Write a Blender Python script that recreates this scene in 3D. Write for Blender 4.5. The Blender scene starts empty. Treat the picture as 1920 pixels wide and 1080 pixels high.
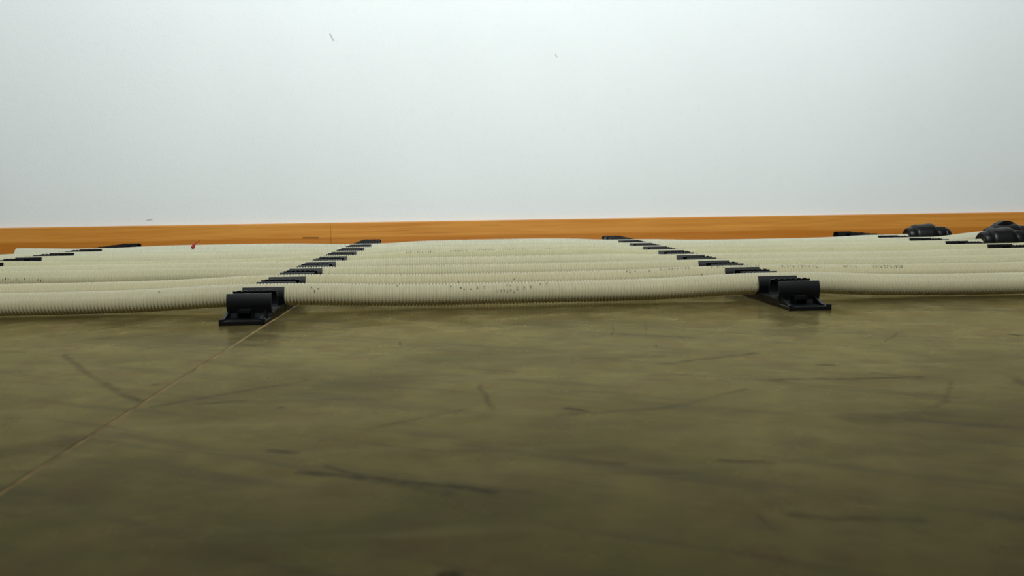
import bpy, math, random
from mathutils import Matrix, Vector

# ---------------------------------------------------------------- camera, world, light, exposure
sc = bpy.context.scene
COL = sc.collection
PSI, PIT, ROL = math.radians(3.43636), math.radians(6.61843), math.radians(-0.80209)
fw = Vector((math.sin(PSI) * math.cos(PIT), math.cos(PSI) * math.cos(PIT), -math.sin(PIT)))
rt = Vector((math.cos(PSI), -math.sin(PSI), 0))
up = rt.cross(fw)
cr = rt * math.cos(ROL) + up * math.sin(ROL)
cu = up * math.cos(ROL) - rt * math.sin(ROL)
cam_d = bpy.data.cameras.new('camera')
cam = bpy.data.objects.new('camera', cam_d)
COL.objects.link(cam)
m = Matrix(((cr.x, cu.x, -fw.x), (cr.y, cu.y, -fw.y), (cr.z, cu.z, -fw.z))).to_4x4()
m.translation = Vector((0, 0, 0.12))
cam.matrix_world = m
cam_d.sensor_width = 36
cam_d.lens = 1450 * 36 / 1920
cam_d.clip_start = 0.01
cam_d.dof.use_dof = True
cam_d.dof.focus_distance = 1.0
cam_d.dof.aperture_fstop = 12.0
sc.camera = cam

world = bpy.data.worlds.new('world')
sc.world = world
world.use_nodes = True
bg = world.node_tree.nodes['Background']
bg.inputs[0].default_value = (0.80, 0.92, 1.0, 1)
bg.inputs[1].default_value = 0.05

def area(name, loc, target, sx, sy, energy, color):
    ld = bpy.data.lights.new(name, 'AREA')
    ld.shape = 'RECTANGLE'
    ld.size, ld.size_y, ld.energy, ld.color = sx, sy, energy, color
    o = bpy.data.objects.new(name, ld)
    COL.objects.link(o)
    o.location = loc
    o.rotation_euler = (Vector(target) - Vector(loc)).to_track_quat('-Z', 'Y').to_euler()
    return o
# daylight from the windows in the wall behind the camera
area('window_daylight', (0.14, -0.61, 1.46), (0.14, 2.0, 1.28), 0.95, 1.0, 246, (0.925, 1.0, 0.995))

sc.view_settings.view_transform = 'Standard'
sc.view_settings.look = 'None'
sc.view_settings.exposure = 0.0
sc.view_settings.gamma = 1.0
sc.view_settings.use_curve_mapping = False

# ---------------------------------------------------------------- helpers
def tag(o, label=None, cat=None, group=None, kind=None):
    if label: o['label'] = label
    if cat: o['category'] = cat
    if group: o['group'] = group
    if kind: o['kind'] = kind
    return o

def mesh(name, v, f, mat, smooth=False):
    me = bpy.data.meshes.new(name)
    me.from_pydata([tuple(p) for p in v], [], f)
    me.update()
    if mat: me.materials.append(mat)
    if smooth:
        me.polygons.foreach_set('use_smooth', [True] * len(me.polygons))
    return me

def obj(name, me, parent=None, loc=None):
    o = bpy.data.objects.new(name, me)
    COL.objects.link(o)
    if parent: o.parent = parent
    if loc: o.location = loc
    return o

def empty(name, loc=(0, 0, 0), rz=0):
    o = bpy.data.objects.new(name, None)
    COL.objects.link(o)
    o.location = loc
    o.rotation_euler = (0, 0, rz)
    o.empty_display_size = 0.02
    return o

def box(x0, x1, y0, y1, z0, z1, b=0.0):
    """box, top edges chamfered by b"""
    if b <= 0:
        v = [(x0, y0, z0), (x1, y0, z0), (x1, y1, z0), (x0, y1, z0), (x0, y0, z1), (x1, y0, z1), (x1, y1, z1), (x0, y1, z1)]
        f = [(3, 2, 1, 0), (4, 5, 6, 7), (0, 1, 5, 4), (1, 2, 6, 5), (2, 3, 7, 6), (3, 0, 4, 7)]
        return v, f
    v = [(x0, y0, z0), (x1, y0, z0), (x1, y1, z0), (x0, y1, z0),
         (x0, y0, z1 - b), (x1, y0, z1 - b), (x1, y1, z1 - b), (x0, y1, z1 - b),
         (x0 + b, y0 + b, z1), (x1 - b, y0 + b, z1), (x1 - b, y1 - b, z1), (x0 + b, y1 - b, z1)]
    f = [(3, 2, 1, 0), (8, 9, 10, 11)]
    for a in (0, 4):
        for i in range(4):
            j = (i + 1) % 4
            f.append((a + i, a + j, a + 4 + j, a + 4 + i))
    return v, f

def join(*parts):
    V, F = [], []
    for v, f in parts:
        n = len(V)
        V += list(v)
        F += [tuple(i + n for i in q) for q in f]
    return V, F

def prism_x(profile, x0, x1):
    """closed (y, z) outline extruded along x"""
    n = len(profile)
    v = [(x0, y, z) for y, z in profile] + [(x1, y, z) for y, z in profile]
    f = [tuple(range(n)), tuple(reversed(range(n, 2 * n)))]
    for i in range(n):
        j = (i + 1) % n
        f.append((j, i, n + i, n + j))
    return v, f

def lathe_x(st, seg=28):
    """stations (x, r) turned around the x axis"""
    v, f = [], []
    for x, r in st:
        for k in range(seg):
            a = 2 * math.pi * k / seg
            v.append((x, r * math.cos(a), r * math.sin(a)))
    for i in range(len(st) - 1):
        for k in range(seg):
            k2 = (k + 1) % seg
            f.append((i * seg + k, i * seg + k2, (i + 1) * seg + k2, (i + 1) * seg + k))
    f.append(tuple(reversed(range(seg))))
    f.append(tuple(range((len(st) - 1) * seg, len(st) * seg)))
    return v, f

def tube(path, r, seg=8):
    v, f = [], []
    P = [Vector(p) for p in path]
    for i, p in enumerate(P):
        t = (P[min(i + 1, len(P) - 1)] - P[max(i - 1, 0)]).normalized()
        a = t.orthogonal().normalized()
        if i:
            a = (prev - t * prev.dot(t)).normalized()
        prev = a
        b = t.cross(a)
        for k in range(seg):
            w = 2 * math.pi * k / seg
            v.append(p + (a * math.cos(w) + b * math.sin(w)) * r)
    for i in range(len(P) - 1):
        for k in range(seg):
            k2 = (k + 1) % seg
            f.append((i * seg + k, i * seg + k2, (i + 1) * seg + k2, (i + 1) * seg + k))
    f.append(tuple(reversed(range(seg))))
    f.append(tuple(range((len(P) - 1) * seg, len(P) * seg)))
    return v, f

# ---------------------------------------------------------------- materials
def srgb(r, g, b):
    def c(u):
        u /= 255
        return u / 12.92 if u <= 0.04045 else ((u + 0.055) / 1.055) ** 2.4
    return (c(r), c(g), c(b), 1)

class NT:
    def __init__(self, name, rough=0.5, spec=0.5):
        self.m = bpy.data.materials.new(name)
        self.m.use_nodes = True
        self.n = self.m.node_tree.nodes
        self.l = self.m.node_tree.links
        self.b = self.n['Principled BSDF']
        self.b.inputs['Roughness'].default_value = rough
        self.b.inputs['Specular IOR Level'].default_value = spec
        self.tc = self.n.new('ShaderNodeTexCoord').outputs['Object']
    def put(self, sock, v):
        if isinstance(v, bpy.types.NodeSocket): self.l.new(v, sock)
        else: sock.default_value = v
    def noise(self, scale, detail=4, rough=0.55, vec=None, dist=0.0):
        n = self.n.new('ShaderNodeTexNoise')
        self.put(n.inputs['Vector'], vec or self.tc)
        n.inputs['Scale'].default_value = scale
        n.inputs['Detail'].default_value = detail
        n.inputs['Roughness'].default_value = rough
        n.inputs['Distortion'].default_value = dist
        return n.outputs['Fac']
    def scale(self, s, off=(0, 0, 0), vec=None):
        n = self.n.new('ShaderNodeMapping')
        self.put(n.inputs['Vector'], vec or self.tc)
        n.inputs['Scale'].default_value = s
        n.inputs['Location'].default_value = off
        return n.outputs[0]
    def rng(self, v, a, b, c=0.0, d=1.0, smooth=False):
        n = self.n.new('ShaderNodeMapRange')
        n.interpolation_type = 'SMOOTHSTEP' if smooth else 'LINEAR'
        self.put(n.inputs[0], v)
        for i, q in enumerate((a, b, c, d)): self.put(n.inputs[i + 1], q)
        return n.outputs[0]
    def math(self, op, a, b=0.0):
        n = self.n.new('ShaderNodeMath')
        n.operation = op
        self.put(n.inputs[0], a)
        self.put(n.inputs[1], b)
        return n.outputs[0]
    def vmath(self, op, a, b=None, s=None, out=0):
        n = self.n.new('ShaderNodeVectorMath')
        n.operation = op
        self.put(n.inputs[0], a)
        if b is not None: self.put(n.inputs[1], b)
        if s is not None: self.put(n.inputs['Scale'], s)
        return n.outputs[out]
    def mix(self, fac, a, b, mode='MIX'):
        n = self.n.new('ShaderNodeMix')
        n.data_type = 'RGBA'
        n.blend_type = mode
        self.put(n.inputs[0], fac)
        self.put(n.inputs[6], a)
        self.put(n.inputs[7], b)
        return n.outputs[2]
    def bump(self, h, strength, dist):
        n = self.n.new('ShaderNodeBump')
        n.inputs['Strength'].default_value = strength
        n.inputs['Distance'].default_value = dist
        self.l.new(h, n.inputs['Height'])
        self.l.new(n.outputs[0], self.b.inputs['Normal'])
    def done(self, color, rough=None):
        self.put(self.b.inputs['Base Color'], color)
        if rough is not None: self.put(self.b.inputs['Roughness'], rough)
        return self.m

def mat_wall():
    t = NT('white_wall_paint', 0.75, 0.2)
    c = t.mix(t.rng(t.noise(2.5, 3), .3, .7), srgb(236, 238, 238), srgb(240, 242, 242))
    c = t.mix(t.rng(t.noise(60, 5), .55, .8, 0, .12), c, srgb(205, 208, 214))
    # a few small nicks in the paint
    for (x, z, dx, dz, w) in ((-.319, .5226, .004, -.008, .0022), (.2405, .476, .002, -.003, .0018), (-.789, .0785, .006, .001, .002)):
        d = seg_dist(t, t.tc, (x - dx, 2.0, z - dz), (x + dx, 2.0, z + dz))
        c = t.mix(t.rng(d, w, w * .3, 0, .6), c, srgb(120, 122, 125))
    h = t.math('ADD', t.math('MULTIPLY', t.noise(130, 3), 1.0), t.math('MULTIPLY', t.noise(420, 2), .5))
    t.bump(h, 0.35, 0.0012)
    return t.done(c)

def seg_dist(t, p, a, b):
    """distance of p from the segment a-b"""
    A, B = Vector(a), Vector(b)
    ab = B - A
    pa = t.vmath('SUBTRACT', p, tuple(A))
    k = t.vmath('DOT_PRODUCT', pa, tuple(ab / max(ab.length_squared, 1e-9)), out=1)
    n = t.n.new('ShaderNodeClamp')
    t.l.new(k, n.inputs[0])
    s = t.vmath('SCALE', tuple(ab), s=n.outputs[0])
    return t.vmath('LENGTH', t.vmath('SUBTRACT', pa, s), out=1)

SCUFFS = [(-0.3239, 0.6331, -0.2646, 0.5503, 0.0029, 0.28), (-0.2646, 0.5503, -0.2056, 0.4781, 0.003, 0.28), (-0.2152, 0.4896, -0.2005, 0.475, 0.0024, 0.4), (-0.1862, 0.4611, -0.1421, 0.4933, 0.0027, 0.28), (-0.1421, 0.4933, -0.1096, 0.5157, 0.0029, 0.28), (-0.1614, 0.4631, -0.1357, 0.4701, 0.002, 0.4), (0.0078, 0.4912, 0.0144, 0.435, 0.0022, 0.28), (-0.0506, 0.4032, 0.0006, 0.4366, 0.0028, 0.2), (-0.075, 0.3385, -0.037, 0.3249, 0.003, 0.42), (-0.037, 0.3249, 0.0106, 0.3067, 0.0028, 0.42), (-0.0652, 0.3459, -0.0469, 0.331, 0.0017, 0.3), (-0.0416, 0.3253, -0.0091, 0.3063, 0.0036, 0.3), (-0.0968, 0.3703, -0.0846, 0.3666, 0.0029, 0.4), (0.0571, 0.4302, 0.0666, 0.4224, 0.0029, 0.45), (0.1973, 0.4833, 0.2503, 0.4784, 0.0022, 0.45), (0.2503, 0.4784, 0.2972, 0.4788, 0.0021, 0.45), (0.2732, 0.4943, 0.2922, 0.4763, 0.0033, 0.3), (0.1391, 0.5383, 0.2211, 0.5683, 0.0038, 0.3), (0.1143, 0.3356, 0.1365, 0.329, 0.0022, 0.35), (0.3085, 0.4655, 0.2776, 0.4228, 0.0017, 0.22), (0.2776, 0.4228, 0.2513, 0.4007, 0.0027, 0.22), (0.0508, 0.4165, 0.1128, 0.4239, 0.0036, 0.22), (0.1128, 0.4239, 0.1729, 0.4605, 0.0029, 0.22), (-0.3802, 0.7182, -0.3395, 0.7778, 0.0024, 0.35), (-0.3511, 0.688, -0.3212, 0.7073, 0.0024, 0.3), (-0.0571, 0.6554, -0.054, 0.6332, 0.0009, 0.5), (0.1418, 0.7328, 0.126, 0.6557, 0.0008, 0.28), (0.1749, 0.7446, 0.1605, 0.6725, 0.0008, 0.28), (0.3389, 0.5988, 0.3825, 0.6492, 0.0008, 0.4), (0.4582, 0.6169, 0.4615, 0.6113, 0.0033, 0.6), (0.2479, 0.5227, 0.257, 0.5216, 0.0026, 0.45), (-0.2088, 0.517, -0.2086, 0.5169, 0.0025, 0.7), (-0.1094, 0.4489, -0.1092, 0.4489, 0.0026, 0.7), (-0.052, 0.4312, -0.0519, 0.4312, 0.0023, 0.45), (0.1517, 0.6079, 0.1519, 0.6079, 0.0024, 0.5), (0.122, 0.2729, 0.1342, 0.2683, 0.0031, 0.25), (0.1342, 0.2683, 0.1647, 0.2644, 0.0029, 0.25), (0.3551, 0.4733, 0.3473, 0.4509, 0.0047, 0.3), (-0.2283, 0.3799, -0.207, 0.3925, 0.0127, 0.22), (0.206, 0.3921, 0.2565, 0.3969, 0.0099, 0.2), (-0.1187, 0.7331, -0.0598, 0.753, 0.0047, 0.2), (-0.0085, 0.2362, -0.0060, 0.2361, 0.0040, 0.9), (0.1081, 0.2742, 0.1085, 0.2599, 0.0016, 0.2), (0.049, 0.3423, 0.0676, 0.336, 0.0028, 0.2), (-0.0025, 0.5435, 0.031, 0.5291, 0.0032, 0.2), (0.0893, 0.5653, 0.1461, 0.5658, 0.0048, 0.18)]

def mat_floor():
    t = NT('worn_olive_floor', 0.3, 0.022)
    c = t.mix(t.rng(t.noise(9, 5, .6, dist=.4), .35, .68), srgb(92, 83, 47), srgb(107, 96, 58))
    c = t.mix(t.rng(t.noise(26, 5, .6), .48, .68, 0, .75), c, srgb(90, 73, 44))
    c = t.mix(t.rng(t.noise(5, 4, .65, vec=t.scale((1, 1.6, 1), (3, 1, 0))), .48, .66, 0, .7), c, srgb(67, 61, 35))
    # rubbed streaks in two directions
    rot = t.n.new('ShaderNodeVectorRotate')
    rot.rotation_type = 'Z_AXIS'
    t.l.new(t.tc, rot.inputs['Vector'])
    rot.inputs['Angle'].default_value = 0.45
    st1 = t.noise(30, 4, .6, vec=t.scale((.16, 1.6, 1), vec=rot.outputs[0]))
    c = t.mix(t.rng(st1, .53, .70, 0, .5), c, srgb(55, 49, 41))
    st2 = t.noise(36, 4, .6, vec=t.scale((.14, 1.5, 1), (.7, .3, 0)))
    c = t.mix(t.rng(st2, .55, .74, 0, .32), c, srgb(118, 110, 74))
    st3 = t.noise(60, 5, .65, vec=t.scale((.10, 1.5, 1), (.2, .9, 0), vec=rot.outputs[0]))
    c = t.mix(t.rng(st3, .60, .72, 0, .5), c, srgb(54, 46, 40))
    c = t.mix(t.rng(t.noise(48, 4, .55), .42, .78, 0, .4), c, srgb(73, 65, 49))
    # individual scuffs and spots
    nz = t.n.new('ShaderNodeTexNoise')
    t.l.new(t.tc, nz.inputs['Vector'])
    nz.inputs['Scale'].default_value = 45
    p = t.vmath('ADD', t.tc, t.vmath('SCALE', t.vmath('SUBTRACT', nz.outputs['Color'], (.5, .5, .5)), s=.006))
    br = t.rng(t.noise(110, 3), .3, .6, .35, 1)
    tot = None
    for x0, y0, x1, y1, w, d in SCUFFS:
        e = t.rng(seg_dist(t, p, (x0, y0, 0), (x1, y1, 0)), w * 1.5, w * .25, 0, min(1, d * 1.7), True)
        tot = e if tot is None else t.math('MAXIMUM', tot, e)
    c = t.mix(t.math('MULTIPLY', tot, br), c, srgb(27, 22, 20))
    rg = t.rng(t.noise(22, 4), .3, .7, .16, .32)
    t.bump(t.noise(240, 3), 0.05, 0.0006)
    # worn varnish: dull base under a yellowed, glossy film
    n, l = t.n, t.l
    dif, glo, fre, mx = n.new('ShaderNodeBsdfDiffuse'), n.new('ShaderNodeBsdfGlossy'), n.new('ShaderNodeFresnel'), n.new('ShaderNodeMixShader')
    l.new(c, dif.inputs['Color'])
    l.new(t.mix(.6, (.72, .65, .46, 1), t.vmath('SCALE', c, s=5.7)), glo.inputs['Color'])
    l.new(rg, glo.inputs['Roughness'])
    fre.inputs['IOR'].default_value = 1.20
    nrm = t.b.inputs['Normal'].links[0].from_socket
    for q in (dif, glo): l.new(nrm, q.inputs['Normal'])
    l.new(fre.outputs[0], mx.inputs[0])
    l.new(dif.outputs[0], mx.inputs[1])
    l.new(glo.outputs[0], mx.inputs[2])
    l.new(mx.outputs[0], n['Material Output'].inputs['Surface'])
    n.remove(t.b)
    return t.m

def mat_wood():
    t = NT('orange_varnished_wood', 0.38, 0.4)
    g = t.noise(3.2, 6, .62, vec=t.scale((.9, 3, 22)), dist=.5)
    c = t.mix(t.rng(g, .35, .65), srgb(204, 130, 50), srgb(222, 154, 70))
    c = t.mix(t.rng(t.noise(9, 4, .6, vec=t.scale((.5, 1, 30), (0, 0, 3))), .55, .75, 0, .5), c, srgb(160, 92, 38))
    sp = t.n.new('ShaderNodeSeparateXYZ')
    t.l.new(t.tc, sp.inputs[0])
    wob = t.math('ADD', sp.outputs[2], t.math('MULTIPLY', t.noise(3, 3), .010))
    c = t.mix(t.rng(wob, .0345, .030, 0, .55), c, srgb(176, 100, 22))   # darker orange band along the foot
    d = seg_dist(t, t.scale((1, 0, 1)), (-.408, 0, .0280), (-.370, 0, .0273))
    c = t.mix(t.rng(d, .0026, .0006, 0, .85), c, srgb(60, 38, 16))
    d = seg_dist(t, t.scale((1, 0, 1)), (.04, 0, .052), (.09, 0, .0515))
    c = t.mix(t.rng(d, .0016, .0004, 0, .3), c, srgb(110, 65, 25))
    t.bump(g, 0.05, 0.001)
    return t.done(c)

def mat_conduit(name, tint, dirt):
    t = NT(name, 0.42, 0.45)
    c = t.mix(t.rng(t.noise(7, 3, vec=t.scale((1, 1, 1), (dirt * 3, 0, 0))), .3, .7), tint, tuple(q * .93 for q in tint[:3]) + (1,))
    c = t.mix(t.rng(t.noise(70, 4), .66, .78, 0, .3), c, srgb(150, 140, 105))
    c = t.mix(t.rng(t.noise(260, 3, vec=t.scale((1, 1, 1), (dirt, 2, 0))), .74, .8, 0, .7), c, srgb(95, 85, 62))
    return t.done(c)

def mat_plain(name, col, rough, spec=0.5, var=0.25, scale=60):
    t = NT(name, rough, spec)
    c = t.mix(t.rng(t.noise(scale, 3), .3, .7), col, tuple(q * (1 - var) for q in col[:3]) + (1,))
    return t.done(c)

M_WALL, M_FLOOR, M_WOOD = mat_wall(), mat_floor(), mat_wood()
M_BLACK = mat_plain('black_moulded_plastic', srgb(9, 10, 13), 0.42, 0.32)
M_RUBBER = mat_plain('black_coupling_plastic', srgb(15, 14, 14), 0.42, 0.4)
M_SEAM = mat_plain('tan_seam_filler', srgb(160, 131, 80), 0.7, 0.2, .55, 55)
M_UNDER = mat_plain('subfloor_screed', srgb(80, 72, 55), 0.8)
M_INK = mat_plain('faded_print_ink', srgb(44, 40, 32), 0.6)
M_DIRT = mat_plain('dark_scuff_dirt', srgb(74, 74, 64), 0.7)
M_RED = mat_plain('red_thread', srgb(170, 38, 45), 0.6)

# ---------------------------------------------------------------- the room
WY = 2.0
v, f = box(-3.2, 3.2, WY, WY + .12, 0, 2.7)
wall = tag(obj('wall_back', mesh('wall_back', v, f, M_WALL)), 'white painted plaster wall', 'wall', kind='structure')

v, f = box(-3.2, 3.2, -3.4, WY + .12, -.06, -.006)
floor = tag(obj('floor', mesh('floor', v, f, M_UNDER)), 'worn olive floor with one tan seam', 'floor', kind='structure')
SX0, SX1 = -.1983, -.1956
v, f = box(-3.2, SX0, -3.4, WY + .05, -.006, 0, .0004)
obj('floor_sheet', mesh('floor_sheet', v, f, M_FLOOR), floor)
v, f = box(SX1, 3.2, -3.4, WY + .05, -.006, 0, .0004)
obj('floor_sheet', mesh('floor_sheet', v, f, M_FLOOR), floor)
random.seed(5)
sv, sf = [], []
for i in range(500):
    y = -3.4 + (WY + 3.45) * i / 499
    w = .00035 * random.uniform(-1, 1)
    z = .0003 + .0003 * random.uniform(-1, 1)
    sv += [(SX0 - .0002 + w, y, -.0004), ((SX0 + SX1) / 2, y, z), (SX1 + .0002 + w, y, -.0004)]
    if i:
        a = 3 * i
        sf += [(a - 3, a - 2, a + 1, a), (a - 2, a - 1, a + 2, a + 1)]
obj('seam_strip', mesh('seam_strip', sv, sf, M_SEAM), floor)

# unseen wall added behind the camera: it keeps the window light off the nearby floor
v, f = box(-3.2, 3.2, -.45, -.37, 0, 1.46)
tag(obj('light_block_wall', mesh('light_block_wall', v, f, mat_plain('grey_light_block', srgb(120, 116, 108), .8, .2, .08, 8))), 'unseen grey wall added behind the camera to block window light', 'wall', kind='structure')

BH, BT = .0646, .015
base = tag(empty('baseboard_back', (0, WY, 0)), 'orange varnished wooden baseboard', 'baseboard', kind='structure')
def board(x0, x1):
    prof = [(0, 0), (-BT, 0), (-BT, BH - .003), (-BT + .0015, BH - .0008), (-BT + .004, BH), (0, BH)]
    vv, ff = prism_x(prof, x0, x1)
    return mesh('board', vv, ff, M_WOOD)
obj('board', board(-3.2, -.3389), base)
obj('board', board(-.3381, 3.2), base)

# ---------------------------------------------------------------- clip rails
CW = .0445           # width of a clip along the conduits
RI, RO, ZC = .0130, .0148, .0165
ZLIP, NECK = .0278, .0034    # lip height, how far the walls close in over the pipe
NCLIP = 19

def clip_mesh():
    n = 8
    def wall(r, t):
        return r - NECK * t * t, ZC + (ZLIP - ZC) * t
    pr = [(RO * .98, .0035), (RO * .88, .008), (RO * .94, .012)]
    pr += [wall(RO, i / n) for i in range(n + 1)]
    pr += [wall(RI, i / n) for i in range(n, 0, -1)]
    m3 = 14
    pr += [(RI * math.cos(-math.pi * i / m3), ZC + RI * math.sin(-math.pi * i / m3)) for i in range(m3 + 1)]
    pr += [(-wall(RI, i / n)[0], wall(RI, i / n)[1]) for i in range(1, n + 1)]
    m2 = 2 * n + m3
    pr += [(-wall(RO, i / n)[0], wall(RO, i / n)[1]) for i in range(n, -1, -1)]
    pr += [(-RO * .94, .012), (-RO * .88, .008), (-RO * .98, .0035)]
    # the outline is split into quads between outer and inner arcs so the end faces stay clean
    v, f = prism_x(pr, -CW / 2, CW / 2)
    f = f[2:]
    N = len(pr)
    out_r = list(range(0, n + 4))                 # outer right going up
    inn = list(range(n + 4, n + 4 + m2 + 1))      # inner arc, right lip over the bottom to the left lip
    out_l = list(range(n + 4 + m2 + 1, N))        # outer left going down
    outer = list(reversed(out_r)) + list(reversed(out_l))   # right lip -> bottom -> left lip
    for off, flip in ((0, False), (N, True)):
        i = j = 0
        while i < len(outer) - 1 or j < len(inn) - 1:
            ti, tj = i / (len(outer) - 1), j / (len(inn) - 1)
            if j == len(inn) - 1 or (i < len(outer) - 1 and ti <= tj):
                q = (outer[i], outer[i + 1], inn[j])
                i += 1
            else:
                q = (outer[i], inn[j + 1], inn[j])
                j += 1
            q = tuple(k + off for k in q)
            f.append(tuple(reversed(q)) if flip else q)
    parts = [(v, f)]
    # grip teeth on the rear lip, sprue mark on the front
    yl, zl = (RI + RO) / 2 - NECK, ZLIP
    for k in range(6):
        x = -CW / 2 + .0065 + k * .0063
        parts.append(box(x - .0018, x + .0018, yl - .0012, yl + .0009, zl - .002, zl + .0009))
    V, F = join(*parts)
    me = mesh('clip', V, F, M_BLACK)
    return me

CLIP = clip_mesh()
for p in CLIP.polygons:
    p.use_smooth = False
LUG = mesh('latch_lug', *join(box(-.0085, .0045, -.0215, -.0125, .0095, .0132, .0006), box(-.0095, -.0080, -.0225, -.012, .0035, .0128), box(.0040, .0055, -.0195, -.012, .0035, .0105)), M_BLACK)

def wedge(x0, x1, y0, y1, z0, z1):
    v = [(x0, y0, z0), (x1, y0, z0), (x0, y1, z0), (x1, y1, z0), (x0, y0, z0 + .0012), (x1, y0, z0 + .0012), (x0, y1, z1), (x1, y1, z1)]
    f = [(0, 2, 3, 1), (0, 1, 5, 4), (1, 3, 7, 5), (3, 2, 6, 7), (2, 0, 4, 6), (4, 5, 7, 6)]
    return v, f

def rail(x_left, lip0, pitch, rz, label, teeth_seed=0):
    """x_left = left edge, lip0 = front lip of the foremost (empty) clip"""
    y0 = lip0 + .0112                       # centre line of the foremost clip
    root = tag(empty('clip_rail', (x_left + CW / 2, y0, 0), rz), label, 'clip rail', 'black clip rails')
    L = pitch * (NCLIP - 1)
    parts = [box(-CW / 2, CW / 2, -.0412, L + .020, 0, .0042, .0005)]
    obj('base_plate', mesh('base_plate', *join(*parts), M_BLACK), root)
    for s in (-1, 1):
        x0, x1 = (-CW / 2, -CW / 2 + .0018) if s < 0 else (CW / 2 - .0018, CW / 2)
        obj('side_web', mesh('side_web', *box(x0, x1, -.010, L + .012, .0042, .0092, .0004), M_BLACK), root)
    for k in range(NCLIP):
        obj('clip', CLIP, root, (0, k * pitch, 0)).rotation_euler = (0, 0, -rz)     # square to the conduits
    obj('latch_lug', LUG, root, (0, -.0015, 0))
    for x0, x1 in ((-CW / 2 + .0012, -CW / 2 + .0036), (CW / 2 - .0072, CW / 2 - .0040)):
        obj('gusset', mesh('gusset', *wedge(x0, x1, -.0345, -.0130, .0042, .0118), M_BLACK), root)
    for x in (-CW / 2, CW / 2 - .0035):
        obj('corner_stud', mesh('corner_stud', *box(x, x + .0035, -.0412, -.0362, .0042, .0062, .0006), M_BLACK), root)
    return root

RAILS = [(-.798, .792, .0568, -.006, 'leftmost black clip rail, showing only as short bars between the rear conduits'),
         (-.2415, .792, .0568, 0.0, 'black plastic clip rail beside the tan floor seam, empty front saddle'),
         (.3335, .803, .0553, .008, 'black plastic clip rail right of centre with empty front saddle'),
         (.937, .800, .0560, .042, 'rightmost black clip rail, short bars in front of the black couplings')]
for xl, lp, pt, rz, lab in RAILS:
    rail(xl, lp, pt, rz, lab)

# ---------------------------------------------------------------- conduits
R = .0125
PITCH = .0037
SAG = {1: (1, .9, .8, .9, 1), 2: (1, 1, .7, .4, 1), 3: (1, -1, 0, 0, 1), 4: (1, -.2, -1, -.2, -1), 5: (1, 1, -1.8, 0, -1.5),
       6: (0, 0, -1.7, 0, -3.2), 7: (1, -.5, -1.7, 0, -3.2), 8: (-1, -1, -1.5, 1, -3.2)}
OFF = {1: (0, 0, -.01), 2: (-.008, 0, -.01), 3: (-.025, -.005, -.02), 4: (-.01, -.015, -.03), 5: (0, -.01, 0),
       6: (0, -.01, 0), 7: (-.02, -.01, 0), 8: (0, 0, -.012)}

def clip_pos(k, i):
    xl, lp, pt, rz, _ = RAILS[i]
    d = pt * (2 * k - 1)
    return (xl + CW / 2 - d * math.sin(rz), lp + .0112 + d * math.cos(rz))

class Conduit:
    def __init__(self, k, x0, x1):
        self.k, self.x0, self.x1 = k, x0, x1
        self.c = [clip_pos(k, i) for i in range(4)]
    def centre(self, x):
        c = self.c
        i = sum(x > p[0] for p in c)
        s = 0.0
        for X, _ in c:
            s = max(s, math.exp(-(max(abs(x - X) - .024, 0) / .085) ** 2))
        zk = {1: .0182, 2: .0171}.get(self.k, .0166)
        full = R + .0006
        z = zk - (zk - (full + (zk - full) * s)) * SAG[self.k][i]
        if 0 < i < 4:
            (xa, ya), (xb, yb) = c[i - 1], c[i]
            t = (x - xa) / (xb - xa)
            y = ya + (yb - ya) * t + OFF[self.k][i - 1] * math.sin(math.pi * t) ** 2
        elif i == 0:
            y = c[0][1] - .010 * (1 - math.exp(-((x - c[0][0]) / .2) ** 2))
        else:
            y = c[3][1] + .006 * (1 - math.exp(-((x - c[3][0]) / .2) ** 2))
        return y, z
    def radius(self, x):
        u = (x / PITCH) % 1.0
        tab = [(0, -.0021), (.14, -.0012), (.32, 0), (.68, 0), (.86, -.0012), (1, -.0021)]
        for (a, ra), (b, rb) in zip(tab[:-1], tab[1:]):
            if a <= u <= b:
                return R + ra + (rb - ra) * (u - a) / (b - a)
    def point(self, x, a, eps=0.0):
        """a: elevation seen from the front, 0 = front, 90 deg = top"""
        y, z = self.centre(x)
        r = self.radius(x) + eps
        return (x, y - r * math.cos(a), z + r * math.sin(a))
    def build(self, mat, seg):
        n0, n1 = int(round(self.x0 / PITCH)), int(round(self.x1 / PITCH))
        v, f = [], []
        tab = [(0, -.0021), (.14, -.0012), (.32, 0), (.68, 0), (.86, -.0012)]
        cs = [(math.cos(2 * math.pi * q / seg), math.sin(2 * math.pi * q / seg)) for q in range(seg)]
        rings = 0
        for n in range(n0, n1):
            for u, dr in tab:
                x = (n + u) * PITCH
                y, z = self.centre(x)
                r = R + dr
                v += [(x, y + r * a, z + r * b) for a, b in cs]
                rings += 1
        for i in range(rings - 1):
            a, b = i * seg, (i + 1) * seg
            for q in range(seg):
                q2 = q + 1 if q + 1 < seg else 0
                f.append((a + q, b + q, b + q2, a + q2))
        # open pipe ends: an inner wall a few millimetres deep
        for first in (True, False):
            a = 0 if first else (rings - 1) * seg
            x = v[a][0]
            y, z = self.centre(x)
            b = len(v)
            v += [(x, y + .0098 * p, z + .0098 * q) for p, q in cs]
            x2 = x + (.03 if first else -.03)
            y, z = self.centre(x2)
            d = len(v)
            v += [(x2, y + .0098 * p, z + .0098 * q) for p, q in cs]
            for q in range(seg):
                q2 = (q + 1) % seg
                for s0, s1 in ((a, b), (b, d)):
                    fc = (s0 + q, s0 + q2, s1 + q2, s1 + q)
                    f.append(fc if first else tuple(reversed(fc)))
        me = mesh('corrugated_conduit', v, f, mat, True)
        self.o = obj('corrugated_conduit', me)
        return self.o

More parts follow.
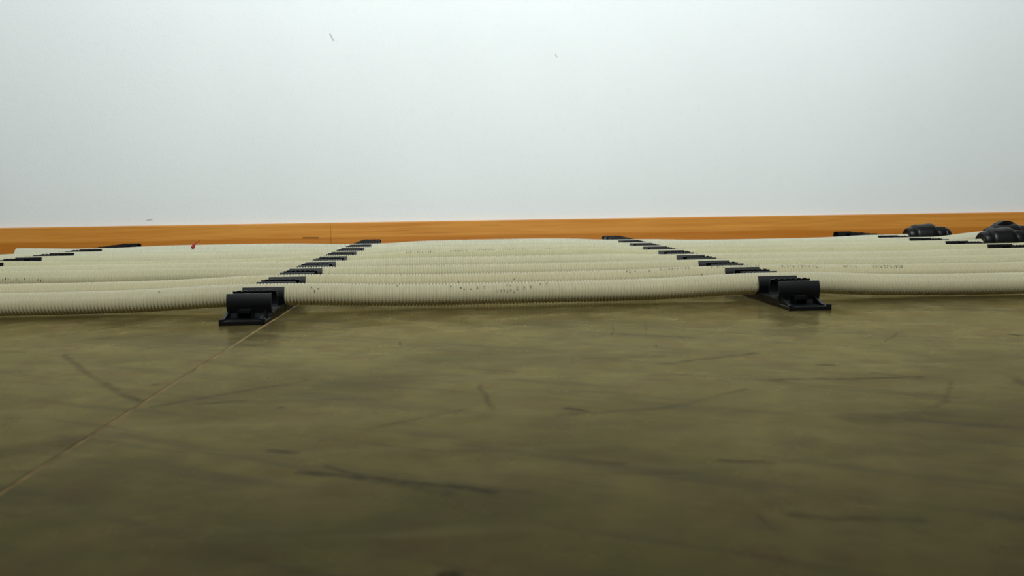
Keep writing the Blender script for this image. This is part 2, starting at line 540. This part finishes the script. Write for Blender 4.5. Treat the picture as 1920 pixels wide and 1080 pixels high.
LAB = {1: 'frontmost white corrugated conduit with dark scuffs along its middle',
       2: 'second white corrugated conduit from the front, faded print towards the right',
       3: 'third white corrugated conduit from the front, dark specks at far left',
       4: 'fourth white corrugated conduit from the front, clean',
       5: 'fifth white corrugated conduit from the front, faded print at its middle',
       6: 'sixth white corrugated conduit from the front, ending in the nearest black coupling',
       7: 'second rearmost white corrugated conduit, just in front of the red tied one',
       8: 'rearmost white corrugated conduit beside the baseboard with a red thread'}
TINTS = [srgb(198, 189, 157), srgb(197, 187, 151), srgb(195, 187, 152), srgb(199, 191, 158), srgb(196, 188, 151), srgb(201, 194, 162), srgb(205, 200, 172), srgb(209, 205, 182)]
ENDS = {6: (-1.25, 1.018), 7: (-1.25, 1.11), 8: (-.9207, 1.0)}
con = {}
for k in range(1, 9):
    x0, x1 = ENDS.get(k, (-1.25, 1.5))
    c = Conduit(k, x0, x1)
    o = c.build(mat_conduit('cream_conduit_plastic_%d' % k, TINTS[k - 1], k), 26 if k < 3 else 18)
    tag(o, LAB[k], 'conduit', 'white corrugated conduits')
    con[k] = c

# print and dirt that sit on the crests of the ribs
def patch(c, x, a, dx, da, eps=.00008, nx=2, na=3):
    v, f = [], []
    for i in range(nx + 1):
        for j in range(na + 1):
            v.append(c.point(x - dx / 2 + dx * i / nx, a - da / 2 + da * j / na, eps))
    for i in range(nx):
        for j in range(na):
            p = i * (na + 1) + j
            f.append((p, p + na + 1, p + na + 2, p + 1))
    return v, f

def stroke(c, x0, a0, x1, a1, w):
    """one pen stroke on the pipe, kept only where a rib crest carries it"""
    out = []
    n = max(2, int(max(abs(x1 - x0), abs(a1 - a0) * R) / .0004))
    for i in range(n):
        t = (i + .5) / n
        x, a = x0 + (x1 - x0) * t, a0 + (a1 - a0) * t
        if c.radius(x) > R - .0006:
            out.append(patch(c, x, a, w if abs(x1 - x0) < .0006 else .0008, w / R if abs(a1 - a0) * R < .0006 else .0007 / R, nx=1, na=1))
    return out

def lettering(c, groups, seed, pool=(0, 1, 2, 3, 4, 5)):
    rnd = random.Random(seed)
    parts = []
    for x0, x1, e0, e1 in groups:
        n = max(1, int(round((x1 - x0) / .0046)))
        for i in range(n):
            t = (i + .5) / n
            xc = x0 + (x1 - x0) * t
            ac = math.radians(e0 + (e1 - e0) * t)
            h, w = .0020 / R, .0015
            for q in rnd.sample(pool, 3):
                s = {0: (-w, -h, -w, h), 1: (w, -h, w, h), 2: (-w, h, w, h), 3: (-w, -h, w, -h), 4: (-w, -h, w, h), 5: (-w, 0, w, 0)}[q]
                parts += stroke(c, xc + s[0], ac + s[1], xc + s[2], ac + s[3], .0009)
    o = obj('faded_print', mesh('faded_print', *join(*parts), M_INK), c.o)
    return tag(o, kind='stuff')

lettering(con[2], [(.202, .218, 58, 56), (.232, .238, 62, 62), (.248, .289, 66, 72), (.313, .333, 70, 66), (.341, .381, 74, 72), (.408, .456, 64, 60), (.486, .506, 60, 58), (.524, .567, 56, 54)], 3)
lettering(con[5], [(-.099, -.052, 60, 58), (-.025, .003, 62, 64), (.020, .048, 70, 72), (.062, .103, 76, 78), (.135, .147, 80, 80)], 8, (0, 1, 4, 1, 0))

def dirt(c, spots, seed):
    rnd = random.Random(seed)
    parts = []
    for x, e, dx, dy in spots:
        n = round(x / PITCH - .5)
        xc = (n + .5) * PITCH
        parts.append(patch(c, xc, math.radians(e), min(dx * 1.3, .0025), dy * 1.35 / R))
        for _ in range(2):
            parts.append(patch(c, xc + rnd.uniform(-.0007, .0007), math.radians(e + rnd.uniform(-9, 9)), .0008, .0009 / R, nx=1, na=1))
    tag(obj('scuff_mark', mesh('scuff_mark', *join(*parts), M_DIRT), c.o), kind='stuff')

dirt(con[1], [(.036, 18, .002, .0016), (.0395, 18, .002, .0022), (.0435, 20, .002, .0020), (.047, 52, .0018, .0022), (.051, 50, .0016, .0016), (.047, 17, .0018, .0022),
              (.051, 17, .002, .002), (.055, 14, .0018, .0018), (.059, 27, .0018, .0024), (.063, 27, .002, .0026), (.0665, 29, .0018, .0024), (.0705, 30, .0014, .0018), (.074, 36, .001, .001),
              (.085, 50, .0014, .0014), (.089, 54, .001, .001), (-.017, 49, .001, .0016), (-.006, 40, .001, .001), (-.002, 30, .0012, .0012), (.006, 30, .001, .001), (.014, 36, .001, .001), (.021, 42, .001, .0008),
              (-.168, 43, .0008, .0012), (-.165, 20, .0008, .0016), (-.161, 36, .0007, .001), (-.076, 62, .001, .0016), (-.295, 70, .0016, .0012), (-.33, 50, .0009, .0016), (.33, 5, .0016, .0016)], 2)
dirt(con[3], [(-.613, 11, .0009, .0022), (-.608, 16, .0008, .0026), (-.604, 18, .0008, .002), (-.595, 12, .0016, .003), (-.583, 14, .0007, .002), (-.566, 4, .0016, .001), (-.56, 4, .001, .001)], 4)
dirt(con[2], [(-.01, 12, .0008, .0012), (.06, 20, .0007, .001), (.30, 10, .0008, .0012)], 6)

# ---------------------------------------------------------------- red thread on the rearmost conduit
xr = -.5645
yr, zr = con[8].centre(xr)
tie = tag(empty('red_thread', (xr, yr, 0)), 'small red thread knotted round the rearmost conduit', 'thread')
lp = [(.0012 * math.sin(3 * a), (R + .0008) * math.cos(a), zr + (R + .0008) * math.sin(a)) for a in [2 * math.pi * q / 40 for q in range(41)]]
obj('loop', mesh('loop', *tube(lp, .0010), M_RED, True), tie)
kn = [(.0004 * q - .0008, -(R + .0012) * math.cos(.5 + .12 * q), zr + (R + .0014) * math.sin(.5 + .12 * q)) for q in range(6)]
obj('knot', mesh('knot', *tube(kn, .0030, 10), M_RED, True), tie)
tl = [(0, -.009, zr + .0105), (.0018, -.006, zr + .0145), (.0045, -.003, zr + .0165), (.0080, -.001, zr + .0185), (.0105, .001, zr + .0210)]
obj('tail', mesh('tail', *tube(tl, .0009), M_RED, True), tie)

# ---------------------------------------------------------------- black couplings at the right-hand pipe ends
def coupling(c, x, rz, scale, label, lever=False):
    y, z = c.centre(x)
    root = tag(empty('pipe_coupling', (x, y, 0), rz), label, 'pipe coupling', 'black couplings on the pipe ends')
    s = scale
    def part(name, st, seg=28):
        vv, ff = lathe_x([(a * s, b * s) for a, b in st], seg)
        vv = [(p[0], p[1], p[2] + zc) for p in vv]
        return obj(name, mesh(name, vv, ff, M_RUBBER, True), root)
    zc = .0262 * s
    part('collar', [(-.006, .0132), (-.0065, .0150), (-.004, .0172), (.002, .0178), (.007, .0190), (.012, .0150)])
    part('barrel', [(.006, .0140), (.0065, .0195), (.009, .0228), (.013, .0240), (.030, .0243), (.038, .0258), (.046, .0262), (.051, .0240), (.0545, .0195), (.056, .014)])
    part('nut', [(.0545, .012), (.056, .0205), (.0575, .0216), (.073, .0216), (.0745, .0205), (.075, .012)], 6)
    part('end_cap', [(.0745, .010), (.0745, .0165), (.080, .0170), (.086, .0150), (.0905, .0105), (.093, .004)])
    if lever:
        t = .0075
        arc = [(-.004, .040), (.004, .0455), (.014, .0545), (.024, .0590), (.034, .0600), (.044, .0570), (.052, .0510), (.060, .0485), (.072, .0490), (.082, .0455), (.090, .0385)]
        v2, f2 = [], []
        for i, (a, b) in enumerate(arc):
            th = .0060 if 0 < i < len(arc) - 1 else .003
            v2 += [(a, -t, b), (a, t, b), (a, t, b - th), (a, -t, b - th)]
            if i:
                o4 = 4 * i
                for q in range(4):
                    q2 = (q + 1) % 4
                    f2.append((o4 - 4 + q, o4 - 4 + q2, o4 + q2, o4 + q))
        n4 = 4 * (len(arc) - 1)
        f2 += [(3, 2, 1, 0), (n4, n4 + 1, n4 + 2, n4 + 3)]
        obj('lever', mesh('lever', v2, f2, M_RUBBER), root)
    return root

coupling(con[8], .978, -.02, 1.0, 'black coupling ending the rearmost conduit, against the baseboard')
coupling(con[6], .994, .01, 1.0, 'black coupling nearest the camera at the right edge, without a lever')
coupling(con[7], 1.085, -.01, 1.06, 'black coupling with an arched lever on top at the right edge', True)
